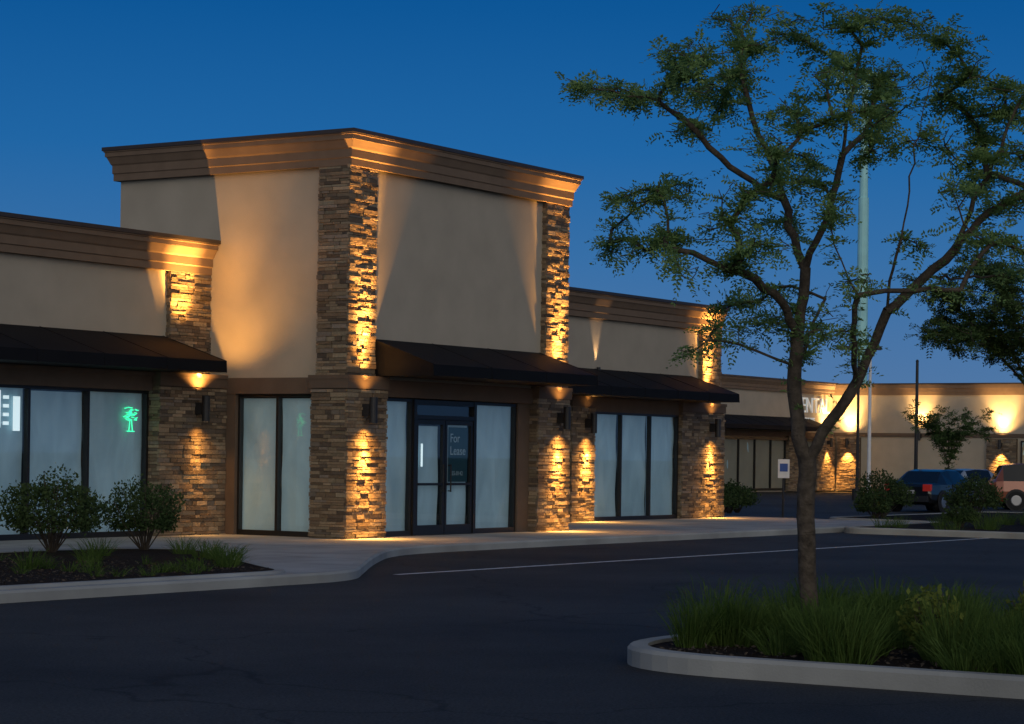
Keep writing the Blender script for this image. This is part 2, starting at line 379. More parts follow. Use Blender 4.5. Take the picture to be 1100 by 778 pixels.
def text(name,body,size,loc,rot,m,parent,ext=.01,align='LEFT'):
    c=bpy.data.curves.new(name,'FONT'); c.body=body; c.size=size; c.extrude=ext; c.align_x=align; c.materials.append(m)
    o=bpy.data.objects.new(name,c); S.collection.objects.link(o); o.location=loc; o.rotation_euler=rot; o.parent=parent; return o
M_poster=simple('poster_teal',(.03,.09,.10),.5); M_ptext=simple('poster_text',(.6,.68,.68),.6)
p=MB(); p.box(3.72,4.40,.231,.237,1.05,2.14,0); p.build('lease_poster',[M_poster],B)
text('lease_lettering','For\nLease',.25,(3.77,.228,1.84),(math.pi/2,0,0),M_ptext,B,.001)
text('lease_number','555-0142',.12,(3.78,.228,1.18),(math.pi/2,0,0),M_ptext,B,.001)
M_refl_green=emis('reflection_green',(.05,1,.45),1.3); M_refl_white=emis('reflection_white',(.75,.95,1),.7)  # glowing colours imitate street signs reflected in the glass
p=MB()
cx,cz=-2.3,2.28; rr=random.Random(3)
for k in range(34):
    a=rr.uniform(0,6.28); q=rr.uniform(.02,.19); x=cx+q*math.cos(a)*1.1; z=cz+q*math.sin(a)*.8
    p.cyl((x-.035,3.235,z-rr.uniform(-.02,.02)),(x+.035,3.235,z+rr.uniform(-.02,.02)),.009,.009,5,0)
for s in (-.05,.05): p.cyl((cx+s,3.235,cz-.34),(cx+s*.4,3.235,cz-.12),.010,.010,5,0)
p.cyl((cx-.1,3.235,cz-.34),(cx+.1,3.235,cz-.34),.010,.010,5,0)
p.build('green_reflection',[M_refl_green],B)  # green street reflection built as glowing tubes
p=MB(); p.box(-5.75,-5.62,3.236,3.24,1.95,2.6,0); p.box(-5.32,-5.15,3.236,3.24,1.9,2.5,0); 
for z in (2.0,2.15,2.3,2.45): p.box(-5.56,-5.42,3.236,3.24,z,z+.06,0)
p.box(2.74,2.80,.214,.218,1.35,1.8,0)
p.build('white_reflections',[M_refl_white],B)  # white street reflections in window and door, built as glowing strips

# ---------------------------------------------------------------- distant L shaped shops
F=empty('dental_office_building')
walls=MB(); stone=MB(); corn=MB(); awn=MB(); scon=MB(); fr=MB(); paper=MB(); glass=MB()
walls.box(36,80.0,27,42,-.1,5.1,0)
walls.box(80,100,-14,42,-.1,5.1,0)
cornice_straight(corn,36,79.95,26.94,5.05)
for o0,z0,z1,m in ((.06,5.05,5.2,0),(.10,5.2,5.4,0),(.18,5.4,5.6,0),(.24,5.6,5.68,1)):
    corn.box(80-o0,80.4,-14.3,26.9,z0,z1,m)
walls.box(79.93,80.1,-14,26.9,2.85,3.05,1)
walls.box(36,79.9,26.92,27.2,2.72,3.02,1)
for x0,x1 in ((62,63.4),(74.2,75.6),(77.6,79.9)):
    pil(stone,x0,x1,26.75,27.3,-.05,2.8,'fl')
for y0,y1 in ((25.3,26.6),(16.6,18.2),(7,8.6)):
    pil(stone,79.75,80.3,y0,y1,-.05,2.8,'l')
window('y',26.93,63.5,74.1,0,2.7,[65.2,67,68.8,70.6,72.4],90)
window('y',26.93,75.7,77.5,0,2.7,[76.6],96)
fr.box(62.2,79.5,26.8,26.95,2.55,2.7)
M_shop=emis('lit_shop_interior',(1,.68,.32),1.1)
p=MB(); p.box(79.93,79.95,12.2,16.2,.6,2.5,0); p.build('lit_shopfront',[M_shop],F)
window('x',79.90,12.0,16.4,0,2.7,[13.4,14.9],120)
awning(63.2,76.8,26.995,25.6)
def far_sconce(x,y,z,axis,up,dn):
    o=.22; px,py=(x,y-o) if axis=='y' else (x-o,y)
    scon.cyl((px,py,z-.24),(px,py,z+.24),.08,.08,12,0,True)
    if axis=='y': scon.box(px-.06,px+.06,py+.06,y+.02,z-.1,z+.1,0)
    else: scon.box(px+.06,x+.02,py-.06,py+.06,z-.1,z+.1,0)
    if up: beam(F,(px,py,z+.26),1,up,120,5,axis,.9,(1,.58,.2))
    if up: beam(F,(px,py,z+.26),1,up*3,70,8,axis,.9,(1,.58,.2))
    if dn: beam(F,(px,py,z-.26),0,dn,80,5,axis,.9)
far_sconce(78.8,26.72,2.5,'y',350,900)
far_sconce(79.72,25.95,2.5,'x',620,1400)
far_sconce(79.9,21.9,2.9,'x',450,0)
far_sconce(79.72,17.4,2.5,'x',620,1200)
far_sconce(79.9,13.2,2.9,'x',450,0)
walls.build('walls',[M_stucco,M_brown,M_dark,M_roof],F); stone.build('stone_piers',[M_stone],F,col=True)
corn.build('cornice',[M_cornice,M_cap],F); awn.build('awnings',[M_awn],F); fr.build('window_frames',[M_frame],F)
paper.build('papered_windows',[M_paper],F,smooth=True); glass.build('window_glass',[M_glass],F); scon.build('wall_sconces',[M_pole,M_bulb],F)
M_sign=emis('sign_letters',(.75,.82,.85),.2)
text('dental_lettering','DENTAL',1.15,(75.0,26.9,4.05),(math.pi/2,0,0),M_sign,F,.04)
text('dental_subline','ASSOCIATES',.42,(75.2,26.9,3.5),(math.pi/2,0,0),M_sign,F,.03)

# ---------------------------------------------------------------- ground
g=MB(); g.poly([(-700,-700,-.13),(900,-700,-.13),(900,900,-.13),(-700,900,-.13)]); g.build('ground_asphalt',[M_asph])
def rounded(pts,rad,seg=8):
    out=[]; n=len(pts)
    for i in range(n):
        p=Vector(pts[i]); a=Vector(pts[i-1]); b=Vector(pts[(i+1)%n]); r=rad[i] if isinstance(rad,(list,tuple)) else rad
        if r<=0: out.append(tuple(p)); continue
        r=min(r,(a-p).length*.48,(b-p).length*.48); s=p+(a-p).normalized()*r; e=p+(b-p).normalized()*r
        for k in range(seg+1):
            t=k/seg; q=s*(1-t)**2+p*2*t*(1-t)+e*t*t; out.append((q.x,q.y))
    return out
def inset(pts,d):
    n=len(pts); out=[]
    for i in range(n):
        p=Vector(pts[i]); a=Vector(pts[i-1]); b=Vector(pts[(i+1)%n])
        n1=(p-a); n2=(b-p); 
        n1=Vector((-n1.y,n1.x)).normalized(); n2=Vector((-n2.y,n2.x)).normalized(); nn=(n1+n2)
        nn=nn/max(.5,nn.dot(n1)) if nn.length>1e-6 else n1
        out.append((p.x+nn.x*d,p.y+nn.y*d))
    return out
def kerb(name,pts,z0,z1,w=.15,parent=None):
    mb=MB(); a=pts; b=inset(pts,.025); c=inset(pts,w); n=len(pts)
    L=[[(x,y,z0) for x,y in a],[(x,y,z1-.03) for x,y in a],[(x,y,z1) for x,y in b],[(x,y,z1) for x,y in c],[(x,y,z0) for x,y in c]]
    for r1,r2 in zip(L,L[1:]):
        for k in range(n):
            k2=(k+1)%n; mb.poly([r1[k],r1[k2],r2[k2],r2[k]])
    return mb.build(name,[M_kerb],parent)
def slab(name,pts,z,m,parent=None):
    mb=MB(); mb.poly([(x,y,z) for x,y in pts]); return mb.build(name,[m],parent)
pave=rounded([(-60,-7),(-9.3,-7.1),(-5.3,-4.5),(-2.3,-2.75),(3,-2.6),(22,-2.6),(22.6,3.2),(22.6,16),(-60,16)],[0,.9,2,2,2,.8,1,0,0])
sw=empty('sidewalk'); slab('paving',inset(pave,.14),0,M_conc,sw); kerb('kerb_edge',pave,-.135,.006,.16,sw)
bed=rounded([(-60,-6.82),(-10.3,-6.82),(-9.6,-5.9),(-6.0,-1.6),(-7.0,-.45),(-60,-.45)],[0,1.0,.8,1.2,1,0])
bd=empty('planting_bed'); kerb('bed_kerb',bed,-.02,.035,.15,bd)
def chips(box,z,n,seed):
    """loose bark chips and litter lying on the mulch"""
    g=np.random.default_rng(seed); x0,x1,y0,y1=box
    P=np.stack([g.uniform(x0,x1,n),g.uniform(y0,y1,n),np.full(n,z)+g.uniform(.0,.03,n)],1)
    D=g.normal(0,1,(n,3)); D[:,2]*=.35; D=D/np.linalg.norm(D,axis=1,keepdims=True); W=np.cross(D,g.normal(0,1,(n,3))*[.3,.3,1]); W=W/np.linalg.norm(W,axis=1,keepdims=True); l=g.uniform(.02,.06,(n,1))
    return np.stack([P,P+D*l*.5+W*l*.2,P+D*l,P+D*l*.5-W*l*.2],1)
def mulch(name,pts,z,parent):
    slab(name,inset(pts,.14),z,M_soil,parent)
mulch('mulch_surface',bed,.03,bd)
TX,TY=-16.09,-16.98
isl=rounded([(TX-2.25,TY-14),(TX+2.2,TY-14),(TX+2.2,TY+1.08),(TX-2.25,TY+1.08)],[0,0,1.7,1.6],12)
ti=empty('traffic_island'); kerb('island_kerb',isl,-.135,.03,.17,ti); mulch('island_mulch',isl,.0,ti)
isl2=rounded([(15.6,-16),(36,-16),(36,1.4),(23.6,1.4),(22.75,-2.4),(15.6,-2.75)],[0,0,1,1,.6,.8])
ti2=empty('traffic_island'); kerb('island_kerb',isl2,-.135,.02,.17,ti2); mulch('island_mulch',isl2,.0,ti2)
pl=MB(); pl.poly([(-7.6,-6.62,-.126),(60,-6.62,-.126),(60,-6.5,-.126),(-7.6,-6.5,-.126)]); 
for k in range(6):
    x=36.5+k*2.8; pl.poly([(x,-4.2,-.126),(x+.1,-4.2,-.126),(x+.1,1,-.126),(x,1,-.126)])
M_line=simple('road_paint',(.7,.7,.68),.7,noise=.35,nscale=9)
pl.build('painted_line',[M_line])

# ---------------------------------------------------------------- vegetation
def leaf_mesh(V,name,m,parent):
    V=np.asarray(V,dtype=np.float32).reshape(-1,3); nq=len(V)//4
    me=bpy.data.meshes.new(name); me.vertices.add(len(V)); me.vertices.foreach_set('co',V.ravel())
    me.loops.add(nq*4); me.loops.foreach_set('vertex_index',np.arange(nq*4,dtype=np.int32))
    me.polygons.add(nq); me.polygons.foreach_set('loop_start',np.arange(0,nq*4,4,dtype=np.int32)); me.polygons.foreach_set('loop_total',np.full(nq,4,dtype=np.int32))
    me.materials.append(m); me.update(calc_edges=True); o=bpy.data.objects.new(name,me); S.collection.objects.link(o); o.parent=parent; return o
leaf_mesh(chips((TX-1.9,TX+1.9,TY-6,TY+.6),.0,5000,1),'bark_chips',M_bark,ti)
leaf_mesh(chips((-16,-10.2,-6.5,-.8),.03,4000,2),'bark_chips',M_bark,bd)
def nrm(a): return a/np.maximum(np.linalg.norm(a,axis=1,keepdims=True),1e-9)
def fronds(O,A,L,pairs,ll,lw):
    n=len(O); up=np.tile([0,0,1.],(n,1))+rng.normal(0,.45,(n,3)); Bv=nrm(np.cross(A,up)); out=[]
    Lr=L*rng.uniform(.6,1.2,(n,1)); 
    for k in range(pairs):
        t=(k+.6)/pairs
        droop=np.array([0,0,-1.])*(t*t*.25*Lr)
        P=O+A*Lr*t+droop
        for s in (-1,1):
            D=nrm(Bv*s+A*.45+rng.normal(0,.22,(n,3))); W=nrm(A+rng.normal(0,.3,(n,3)))
            l=ll*(1-.35*abs(t-.5)*2); 
            out.append(np.stack([P,P+D*l*.5+W*lw*.5,P+D*l,P+D*l*.5-W*lw*.5],1))
    return np.concatenate(out,0)
def grow(name,base,rz,limbs,clumps,n_att,tip_r,pe,frond,leafm,fr_per=7,seg=.11,sides=6,minr=0):
    E=empty(name,base,rz)
    P=[np.array(limbs[0][0],float)]; par=[-1]
    def add(path,start):
        cur=start
        for q in path: P.append(np.array(q,float)); par.append(cur); cur=len(P)-1
        return cur
    for li,L in enumerate(limbs):
        L=[np.array(q,float) for q in L]
        if li==0: cur=0
        else: cur=int(np.argmin([np.linalg.norm(q-L[0]) for q in P]))
        prev=P[cur]
        for q in L[1:]:
            d=np.linalg.norm(q-prev); n=max(1,int(d/seg)); 
            path=[prev+(q-prev)*(k+1)/n+ (rng.normal(0,.012,3) if k<n-1 else 0) for k in range(n)]
            cur=add(path,cur); prev=q
    def connect(q,jit,arch,zmin):
        A=np.array(P); d=np.linalg.norm(A-q,axis=1)
        pen=np.where(A[:,2]<zmin,99,0)+np.maximum(0,A[:,2]-q[2])*1.2
        i=int(np.argmin(d+pen)); p=P[i]; D=np.linalg.norm(q-p); n=max(1,int(D/seg)); path=[]; off=rng.normal(0,jit,3)*D
        for k in range(n):
            t=(k+1)/n; w=math.sin(math.pi*t); path.append(p+(q-p)*t+off*w+np.array([0,0,arch*D*w])+(rng.normal(0,.010,3) if k<n-1 else 0))
        return add(path,i)
    zmin=limbs[0][-1][2]*.9
    cl=sorted(clumps,key=lambda c:np.linalg.norm(np.array(c[:3])-np.array(limbs[0][-1])))
    for c in cl: connect(np.array(c[:3]),.10,.06,zmin)
    att=[]
    for c in cl:
        k=max(3,int(n_att*c[3]*c[4]))
        for _ in range(k):
            v=rng.normal(0,1,3); v/=np.linalg.norm(v); v*=rng.uniform(.3,1)**.6
            att.append(np.array(c[:3])+v*np.array([c[3],c[5],c[4]]))
    cc=np.array([c[:3] for c in cl])
    att.sort(key=lambda a:np.min(np.linalg.norm(cc-a,axis=1)))
    tips=[]
    for q in att: tips.append(connect(q,.12,.05,zmin))
    n=len(P); R=np.zeros(n); ch=np.zeros(n,int)
    for i in range(n-1,0,-1):
        if ch[i]==0: R[i]=tip_r**pe
        R[par[i]]+=R[i]; ch[par[i]]+=1
    R=R**(1/pe); R[0]*=1.25
    mb=MB()
    for i in range(1,n):
        p=par[i]; r1=R[i]; r0=R[p] if R[i]>.8*R[p] else R[i]*1.15
        if r1<minr: continue
        d=P[i]-P[p]; d=d/ max(np.linalg.norm(d),1e-6)*.3*r1
        mb.cyl(P[p]-d,P[i]+d,r0,r1,10 if r1>.03 else (6 if r1>.01 else 4),0,False)
    mb.build('trunk_and_limbs',[M_bark],E,smooth=True)
    O=[];A=[]
    for t in tips:
        i=t
        for k in range(fr_per):
            if rng.random()<.25 and par[i]>0: i=par[i]
            if rng.random()<.3 and par[i]>0: i=par[i]
            d=P[i]-P[par[i]]; d=d/max(np.linalg.norm(d),1e-6)
            a=d*.5+rng.normal(0,.75,3)*np.array([1,1,.35])+np.array([0,0,-.08]); O.append(P[i]+rng.normal(0,.02,3)); A.append(a)
    O=np.array(O);A=nrm(np.array(A))
    leaf_mesh(fronds(O,A,*frond),'foliage',leafm,E)
    return E
# main honey locust; drafted in 1/122.5 m grid units
U=122.5
def tp(x,y,d=0): 
    x=x-866;y=690-y; k=1+d/20.4
    return [ (x-.014*y)/U*k, d, (y+.014*x)/U if d==0 else ((y+.014*x)/U-1.6)*k+1.6 ]
limbs=[
 [tp(866,690),tp(864,640),tp(862,590),tp(861,540),tp(862,495)],
 [tp(862,495),tp(853,455,.02),tp(849,410,.05),tp(853,365,.1),tp(860,320,.1),tp(862,290,.1)],
 [tp(862,290,.1),tp(852,255,.2),tp(842,215,.3),tp(830,175,.4),tp(812,130,.5),tp(800,80,.5),tp(800,35,.5)],
 [tp(862,290,.1),tp(878,245,-.1),(tp(890,200,-.2)),tp(898,150,-.3),tp(905,100,-.4),tp(915,50,-.4)],
 [tp(853,365,.1),tp(832,325,-.2),tp(800,300,-.4),tp(765,288,-.5),tp(730,272,-.6),tp(695,262,-.6)],
 [tp(842,215,.3),tp(805,195,.1),tp(770,170,0),tp(735,135,-.1),tp(700,110,-.2),tp(650,98,-.2)],
 [tp(849,410,.05),tp(868,370,.4),tp(885,340,.8),tp(905,305,1.1)],
 [tp(862,495),tp(885,455,-.05),tp(912,415,-.1),tp(932,372,-.1),tp(945,335,-.2)],
 [tp(945,335,-.2),tp(985,300,-.1),tp(1020,270,0),tp(1050,238,.2),tp(1085,215,.2),tp(1130,190,.3)],
 [tp(945,335,-.2),tp(948,290,-.4),tp(958,240,-.5),tp(962,190,-.6),tp(975,130,-.6),tp(985,80,-.7)],
 [tp(1020,270,0),tp(1045,200,-.3),tp(1065,150,-.5),tp(1085,105,-.5)],
 [tp(912,415,-.1),tp(905,370,-.5),tp(900,330,-.8),tp(912,295,-1.0)],
 [tp(985,300,-.1),tp(1030,300,.5),tp(1070,298,.8)],
]
CL=[(628,92,28,13),(655,98,30,16),(690,105,32,20),(722,80,32,22),(745,58,30,18),(762,95,26,18),(700,62,24,12),
(790,22,30,18),(812,50,30,18),(850,38,30,20),(890,22,28,16),(925,20,36,16),(960,24,32,18),(1000,42,32,20),(1035,75,30,20),(1070,92,32,22),(830,15,24,12),(800,85,26,18),
(745,135,30,16),(790,110,30,18),(832,118,30,20),(870,85,30,20),(900,65,28,18),(800,155,26,16),(905,120,30,18),
(668,212,24,13),(700,205,32,16),(735,200,28,16),(655,262,22,10),(690,270,32,15),(728,255,30,16),(760,235,26,14),(712,292,24,10),(770,205,26,16),(675,235,24,10),
(812,195,30,18),(850,195,28,18),(800,262,28,16),(835,240,28,16),(875,225,26,16),(780,285,24,12),(880,175,26,16),
(940,85,32,20),(975,80,30,20),(1010,105,32,20),(1055,140,30,20),(1092,160,30,22),(1095,115,30,22),(1100,215,30,20),(1052,195,28,16),(985,150,26,16),(935,160,28,16),(1000,205,26,14),(975,262,22,11),(1060,255,28,14),(1092,275,28,16),(960,120,28,16),(1030,165,28,16),
(790,330,30,14),(770,350,28,12),(815,350,32,15),(850,338,26,14),(885,345,26,14),(865,362,28,12),(738,378,20,8),(905,300,20,12),(905,360,20,10),(1010,312,20,9),(835,320,26,12),
(1140,95,40,26),(1150,160,40,26),(1160,225,40,24),(1140,290,36,18)]
cl=[]
for (x,y,rx,ry) in CL:
    d=float(rng.uniform(-1.25,1.25)); q=tp(x,y,d); cl.append((q[0],q[1],q[2],rx/U*1.2,ry/U*.92,.36))
HEAD=math.atan2(-.843,.538)
grow('honey_locust_tree',(TX+.03,TY-.05,0.0),HEAD,limbs,cl,330,.0042,2.05,(.18,6,.054,.023),M_locust,fr_per=8)

def round_tree(name,base,h0,center,rad,nc,n_att,frond,leafm,seed,tip_r=.005,fr_per=8,seg=.2,lean=(0,0)):
    global rng; rng=np.random.default_rng(seed)
    c=np.array(center,float); fork=[lean[0]*.3,lean[1]*.3,h0]
    limbs=[[[0,0,0],[.02,0,h0*.5],fork]]
    for k in range(5):
        a=k*1.257+.4; limbs.append([fork,[c[0]*.5+math.cos(a)*rad[0]*.25,c[1]*.5+math.sin(a)*rad[1]*.25,h0+(c[2]-h0)*.6],[c[0]+math.cos(a)*rad[0]*.5,c[1]+math.sin(a)*rad[1]*.5,c[2]+rad[2]*.2]])
    cl=[]
    for k in range(nc):
        v=rng.normal(0,1,3); v/=np.linalg.norm(v); v*=rng.uniform(.35,1); 
        if v[2]<-.5: v[2]*=.5
        q=c+v*np.array(rad)*.85; s=rng.uniform(.16,.3)*rad[0]; cl.append((*q,s,s*.5,s))
    return grow(name,base,0,limbs,cl,n_att,tip_r,2.35,frond,leafm,fr_per=fr_per,seg=seg)
round_tree('shade_tree',(19,-6.6,0),2.9,(-.7,.7,5.2),(3.0,3.0,2.1),48,55,(.28,5,.11,.045),M_leafd,3,fr_per=8)
round_tree('small_ornamental_tree',(55,10.3,-.1),1.6,(0,0,3.2),(2.2,2.2,1.35),30,40,(.3,4,.13,.06),M_leafd,5,seg=.25,fr_per=9)

def shrub(name,x,y,z,r,h,n,leaf,m=M_shrub,seed=0):
    g=np.random.default_rng(seed); E=empty(name,(x,y,z))
    lobes=g.normal(0,1,(16,3)); lobes[:,2]=np.abs(lobes[:,2])*.8; lobes=nrm(lobes)
    mb=MB()
    for k in range(26):
        a=g.uniform(0,6.28); rr=g.uniform(.2,.95)*r; hh=h*g.uniform(.55,1)*math.sqrt(max(.1,1-(rr/r)**2*.6)); p0=Vector((math.cos(a)*.05,math.sin(a)*.05,0)); p1=Vector((math.cos(a)*rr*.6,math.sin(a)*rr*.6,hh*.55)); p2=Vector((math.cos(a)*rr*1.03,math.sin(a)*rr*1.03,hh*1.05))
        mb.cyl(p0,p1,.012,.008,4,0,False); mb.cyl(p1,p2,.008,.004,4,0,False)
    mb.build('stems',[M_bark],E)
    u=nrm(g.normal(0,1,(n,3))); u[:,2]=np.abs(u[:,2])*1.1-.35; u=nrm(u)
    bump=.66+.48*np.max(np.maximum(0,u@lobes.T)**10,axis=1)
    rad=bump*(g.uniform(.2,1,n)**.4)+np.abs(g.normal(0,.07,n))
    P=np.stack([u[:,0]*r*rad,u[:,1]*r*rad,h*.42+u[:,2]*h*.58*rad],1); P=P[P[:,2]>.02]; n=len(P)
    D=nrm(g.normal(0,1,(n,3))+np.array([0,0,.5])); W=nrm(np.cross(D,g.normal(0,1,(n,3)))); l=leaf*g.uniform(.7,1.3,(n,1))
    V=np.stack([P,P+D*l*.5+W*l*.28,P+D*l,P+D*l*.5-W*l*.28],1)
    leaf_mesh(V,'leaves',m,E)
shrub('shrub',-8.7,-.95,0.03,.78,1.22,5600,.06,seed=1)
shrub('shrub',-6.95,-1.25,0.03,.64,1.08,4600,.055,seed=2)
shrub('shrub',-12.5,-1.3,0.03,.7,1.1,5000,.06,seed=3)
shrub('shrub',26.3,.7,0,.8,1.25,3500,.08,seed=4)
shrub('shrub',27.0,-1.8,0,.8,1.2,3500,.08,seed=5)
shrub('shrub',24.6,.2,0,.55,.7,2000,.08,seed=6)
for k in range(5): shrub('shrub',22.9+k*1.1,4.6+k*.3,-.02,.6,.8+.15*(k%2),2000,.08,seed=10+k)
for k in range(5): shrub('shrub',19+k*2.6,-4.5-k*1.3,0,.45,.5,1300,.08,seed=20+k)

def grass(name,spots,zb,m=M_grass,seed=0):
    g=np.random.default_rng(seed); V=[]
    for (x,y,r,h,n) in spots:
        a=g.uniform(0,6.28,n); rr=r*np.sqrt(g.uniform(0,1,n)); bx=x+np.cos(a)*rr*.55; by=y+np.sin(a)*rr*.55
        out=np.stack([np.cos(a)*rr*.9+g.normal(0,.08,n),np.sin(a)*rr*.9+g.normal(0,.08,n),np.zeros(n)],1)
        hh=h*g.uniform(.35,1.2,n); w=g.uniform(.0025,.006,n)[:,None]; side=nrm(np.stack([g.normal(0,1,n),g.normal(0,1,n),np.zeros(n)],1))
        p0=np.stack([bx,by,np.full(n,zb)],1); up=np.array([0,0,1.])
        pts=[p0,p0+out*.25+up*(hh*.5)[:,None],p0+out*.6+up*(hh*.88)[:,None],p0+out*1.15+up*(hh*g.uniform(.7,1.1,n))[:,None]]
        ws=[w,w*.9,w*.6,w*.1]
        for i in range(3): V.append(np.stack([pts[i]-side*ws[i],pts[i]+side*ws[i],pts[i+1]+side*ws[i+1],pts[i+1]-side*ws[i+1]],1))
    return leaf_mesh(np.concatenate(V,0),name,m,None)
sp=[]
r_=random.Random(5)
for k in range(230):
    x=TX+r_.uniform(-1.9,1.95); y=TY+r_.uniform(-6.5,.8)
    if abs(x-TX)>1.3 and y>TY+.3: continue
    if x<TX-1.55 and r_.random()<.5: continue
    sp.append((x,y,r_.uniform(.2,.38),r_.uniform(.22,.52),200))
grass('ornamental_grass',sp,0.0,seed=3)
# yellowish broad-leaved perennials mixed into the island
M_per=leafmat('perennial_leaves',(.10,.14,.03),(.26,.30,.07),.3)
for k,(dx,dy,r1) in enumerate(((-.9,-1.55,.28),(-.5,-2.6,.3),(.6,-1.9,.26))): shrub('perennial_plant',TX+dx,TY+dy,.0,r1,.55,900,.06,M_per,seed=60+k)
sp=[]
for (x,y) in ((-9.3,-4.9),(-8.6,-4.1),(-9.7,-5.2),(-8.3,-3.6),(-7.6,-2.6),(-10.2,-5.6),(-9.0,-2.2),(-10.5,-3.4),(-11.5,-2.2),(-12.5,-4.2),(-13,-2.6)):
    sp.append((x,y,.28,.26,130))
for k in range(60): sp.append((r_.uniform(-16,-10),r_.uniform(-6.4,-1),.15,.13,40))
grass('border_grass',sp,0.03,seed=4)
sp=[(r_.uniform(16,35),r_.uniform(-13,-3.2),.3,.3,70) for k in range(90)]
grass('verge_grass',sp,0.0,seed=6)

g2=np.random.default_rng(44); E=empty('distant_treeline'); V=[]
for k in range(130):
    t=k/129; x=-150+t*420; y=120+25*math.sin(t*9)+g2.uniform(-6,6); h=g2.uniform(3.5,5.2); n=160
    u=nrm(g2.normal(0,1,(n,3))); P=np.array([x,y,h*.5])+u*np.array([4.5,4.5,h*.55])*g2.uniform(.6,1.05,(n,1)); D=nrm(g2.normal(0,1,(n,3))); W=nrm(np.cross(D,g2.normal(0,1,(n,3)))); l=1.1
    V.append(np.stack([P,P+D*l*.5+W*l*.4,P+D*l,P+D*l*.5-W*l*.4],1))
leaf_mesh(np.concatenate(V,0),'foliage_mass',M_leafd,E)

# ---------------------------------------------------------------- vehicles
M_tyre=simple('tyre_rubber',(.012,.012,.012),.85); M_rim=simple('alloy_rim',(.35,.35,.36),.35,metal=.8); M_cglass=simple('car_glass',(.01,.013,.016),.08); M_tail=emis('tail_lamp',(.45,.02,.01),.15); M_plate=simple('number_plate',(.5,.5,.48),.5); M_trim=simple('car_trim',(.015,.015,.015),.6)
def paint(name,col):
    m=simple(name,col,.3,metal=.3); m.node_tree.nodes['Principled BSDF'].inputs['Coat Weight'].default_value=.6; return m
def car(name,loc,rz,pm,st):
    E=empty(name,loc,rz); mb=MB(); rings=[]
    for (x,zl,zb,zr,w,wr) in st:
        zm=(zl+zb)*.5
        half=[(w*.90,zl),(w*.99,zl+.12),(w,zm),(w*.97,zb),(wr,zr-.03),(wr*.88,zr)]
        rings.append([(x,a,b) for a,b in half]+[(x,-a,b) for a,b in reversed(half)])
    n=len(rings[0])
    for i in range(len(rings)-1):
        A,Bq=rings[i],rings[i+1]; s0,s1=st[i],st[i+1]; gh0=s0[3]-s0[2]>.2; gh1=s1[3]-s1[2]>.2
        for k in range(n):
            k2=(k+1)%n; m=0
            if k in (3,7) and (gh0 and gh1): m=1
            if k==5:
                if abs(s1[3]-s0[3])/(s1[0]-s0[0]+1e-6)>.45 and (gh0 or gh1): m=1
            if k==11: m=2
            mb.poly([A[k],A[k2],Bq[k2],Bq[k]],m)
    mb.poly(rings[0][::-1],0); mb.poly(rings[-1],0)
    L=st[-1][0]; W=max(s[4] for s in st)
    for wx in (L*.19,L*.81):
        for sy in (-1,1):
            mb.cyl((wx,sy*(W-.2),.34),(wx,sy*(W+.02),.34),.34,.34,20,3); mb.cyl((wx,sy*(W+.021),.34),(wx,sy*(W+.03),.34),.2,.17,14,4)
            mb.cyl((wx,sy*(W-.02),.36),(wx,sy*(W+.008),.36),.40,.40,20,2)
    for sy in (-1,1):
        y0,y1=sorted((sy*.55,sy*.83)); mb.box(-.02,.12,y0,y1,.72,.95,5); mb.box(L-.16,L+.01,y0,y1,.62,.76,6)
        y0,y1=sorted((sy*(W-.04),sy*(W+.14))); mb.box(L*.66,L*.66+.12,y0,y1,.98,1.12,0)
    mb.box(-.06,.1,-.75,.75,.36,.56,2); mb.box(L-.08,L+.05,-.75,.75,.30,.5,2); mb.box(-.035,0,-.25,.25,.62,.75,6)
    for fx in (.36,.52,.68):
        for sy in (-1,1):
            y0,y1=sorted((sy*(W*.955),sy*(W+.004))); mb.box(L*fx,L*fx+.015,y0,y1,.45,.95,2)
    o=mb.build('bodywork',[pm,M_cglass,M_trim,M_tyre,M_rim,M_tail,M_plate],E,bevel=.02)
    return E
suv=[(0,.5,.85,.9,.78,.70),(.06,.36,.98,1.02,.86,.76),(.16,.32,1.02,1.10,.89,.74),(.42,.30,1.04,1.60,.91,.66),(.9,.30,1.04,1.68,.92,.68),(2.2,.30,1.03,1.70,.92,.69),(2.75,.30,1.02,1.66,.92,.68),(3.45,.30,1.0,1.06,.92,.76),(4.2,.32,.92,.97,.90,.74),(4.5,.36,.80,.84,.82,.68),(4.6,.42,.66,.7,.72,.6)]
sedan=[(0,.5,.8,.86,.74,.66),(.06,.34,.90,.95,.84,.74),(.7,.26,.93,1.00,.89,.74),(1.25,.24,.93,1.38,.90,.62),(1.8,.24,.93,1.44,.90,.63),(2.6,.24,.92,1.42,.90,.63),(3.4,.24,.90,.96,.90,.74),(4.2,.26,.80,.85,.88,.72),(4.55,.32,.68,.72,.80,.64),(4.65,.4,.58,.6,.70,.58)]
car('parked_car',(38.0,4.9,-.13),math.radians(-2),paint('paint_black',(.012,.013,.015)),sedan)
car('parked_car',(50.5,9.2,-.13),math.radians(-20),paint('paint_silver_blue',(.32,.36,.40)),sedan)
car('parked_car',(46.2,5.2,-.13),math.radians(-62),paint('paint_copper',(.26,.07,.03)),suv)

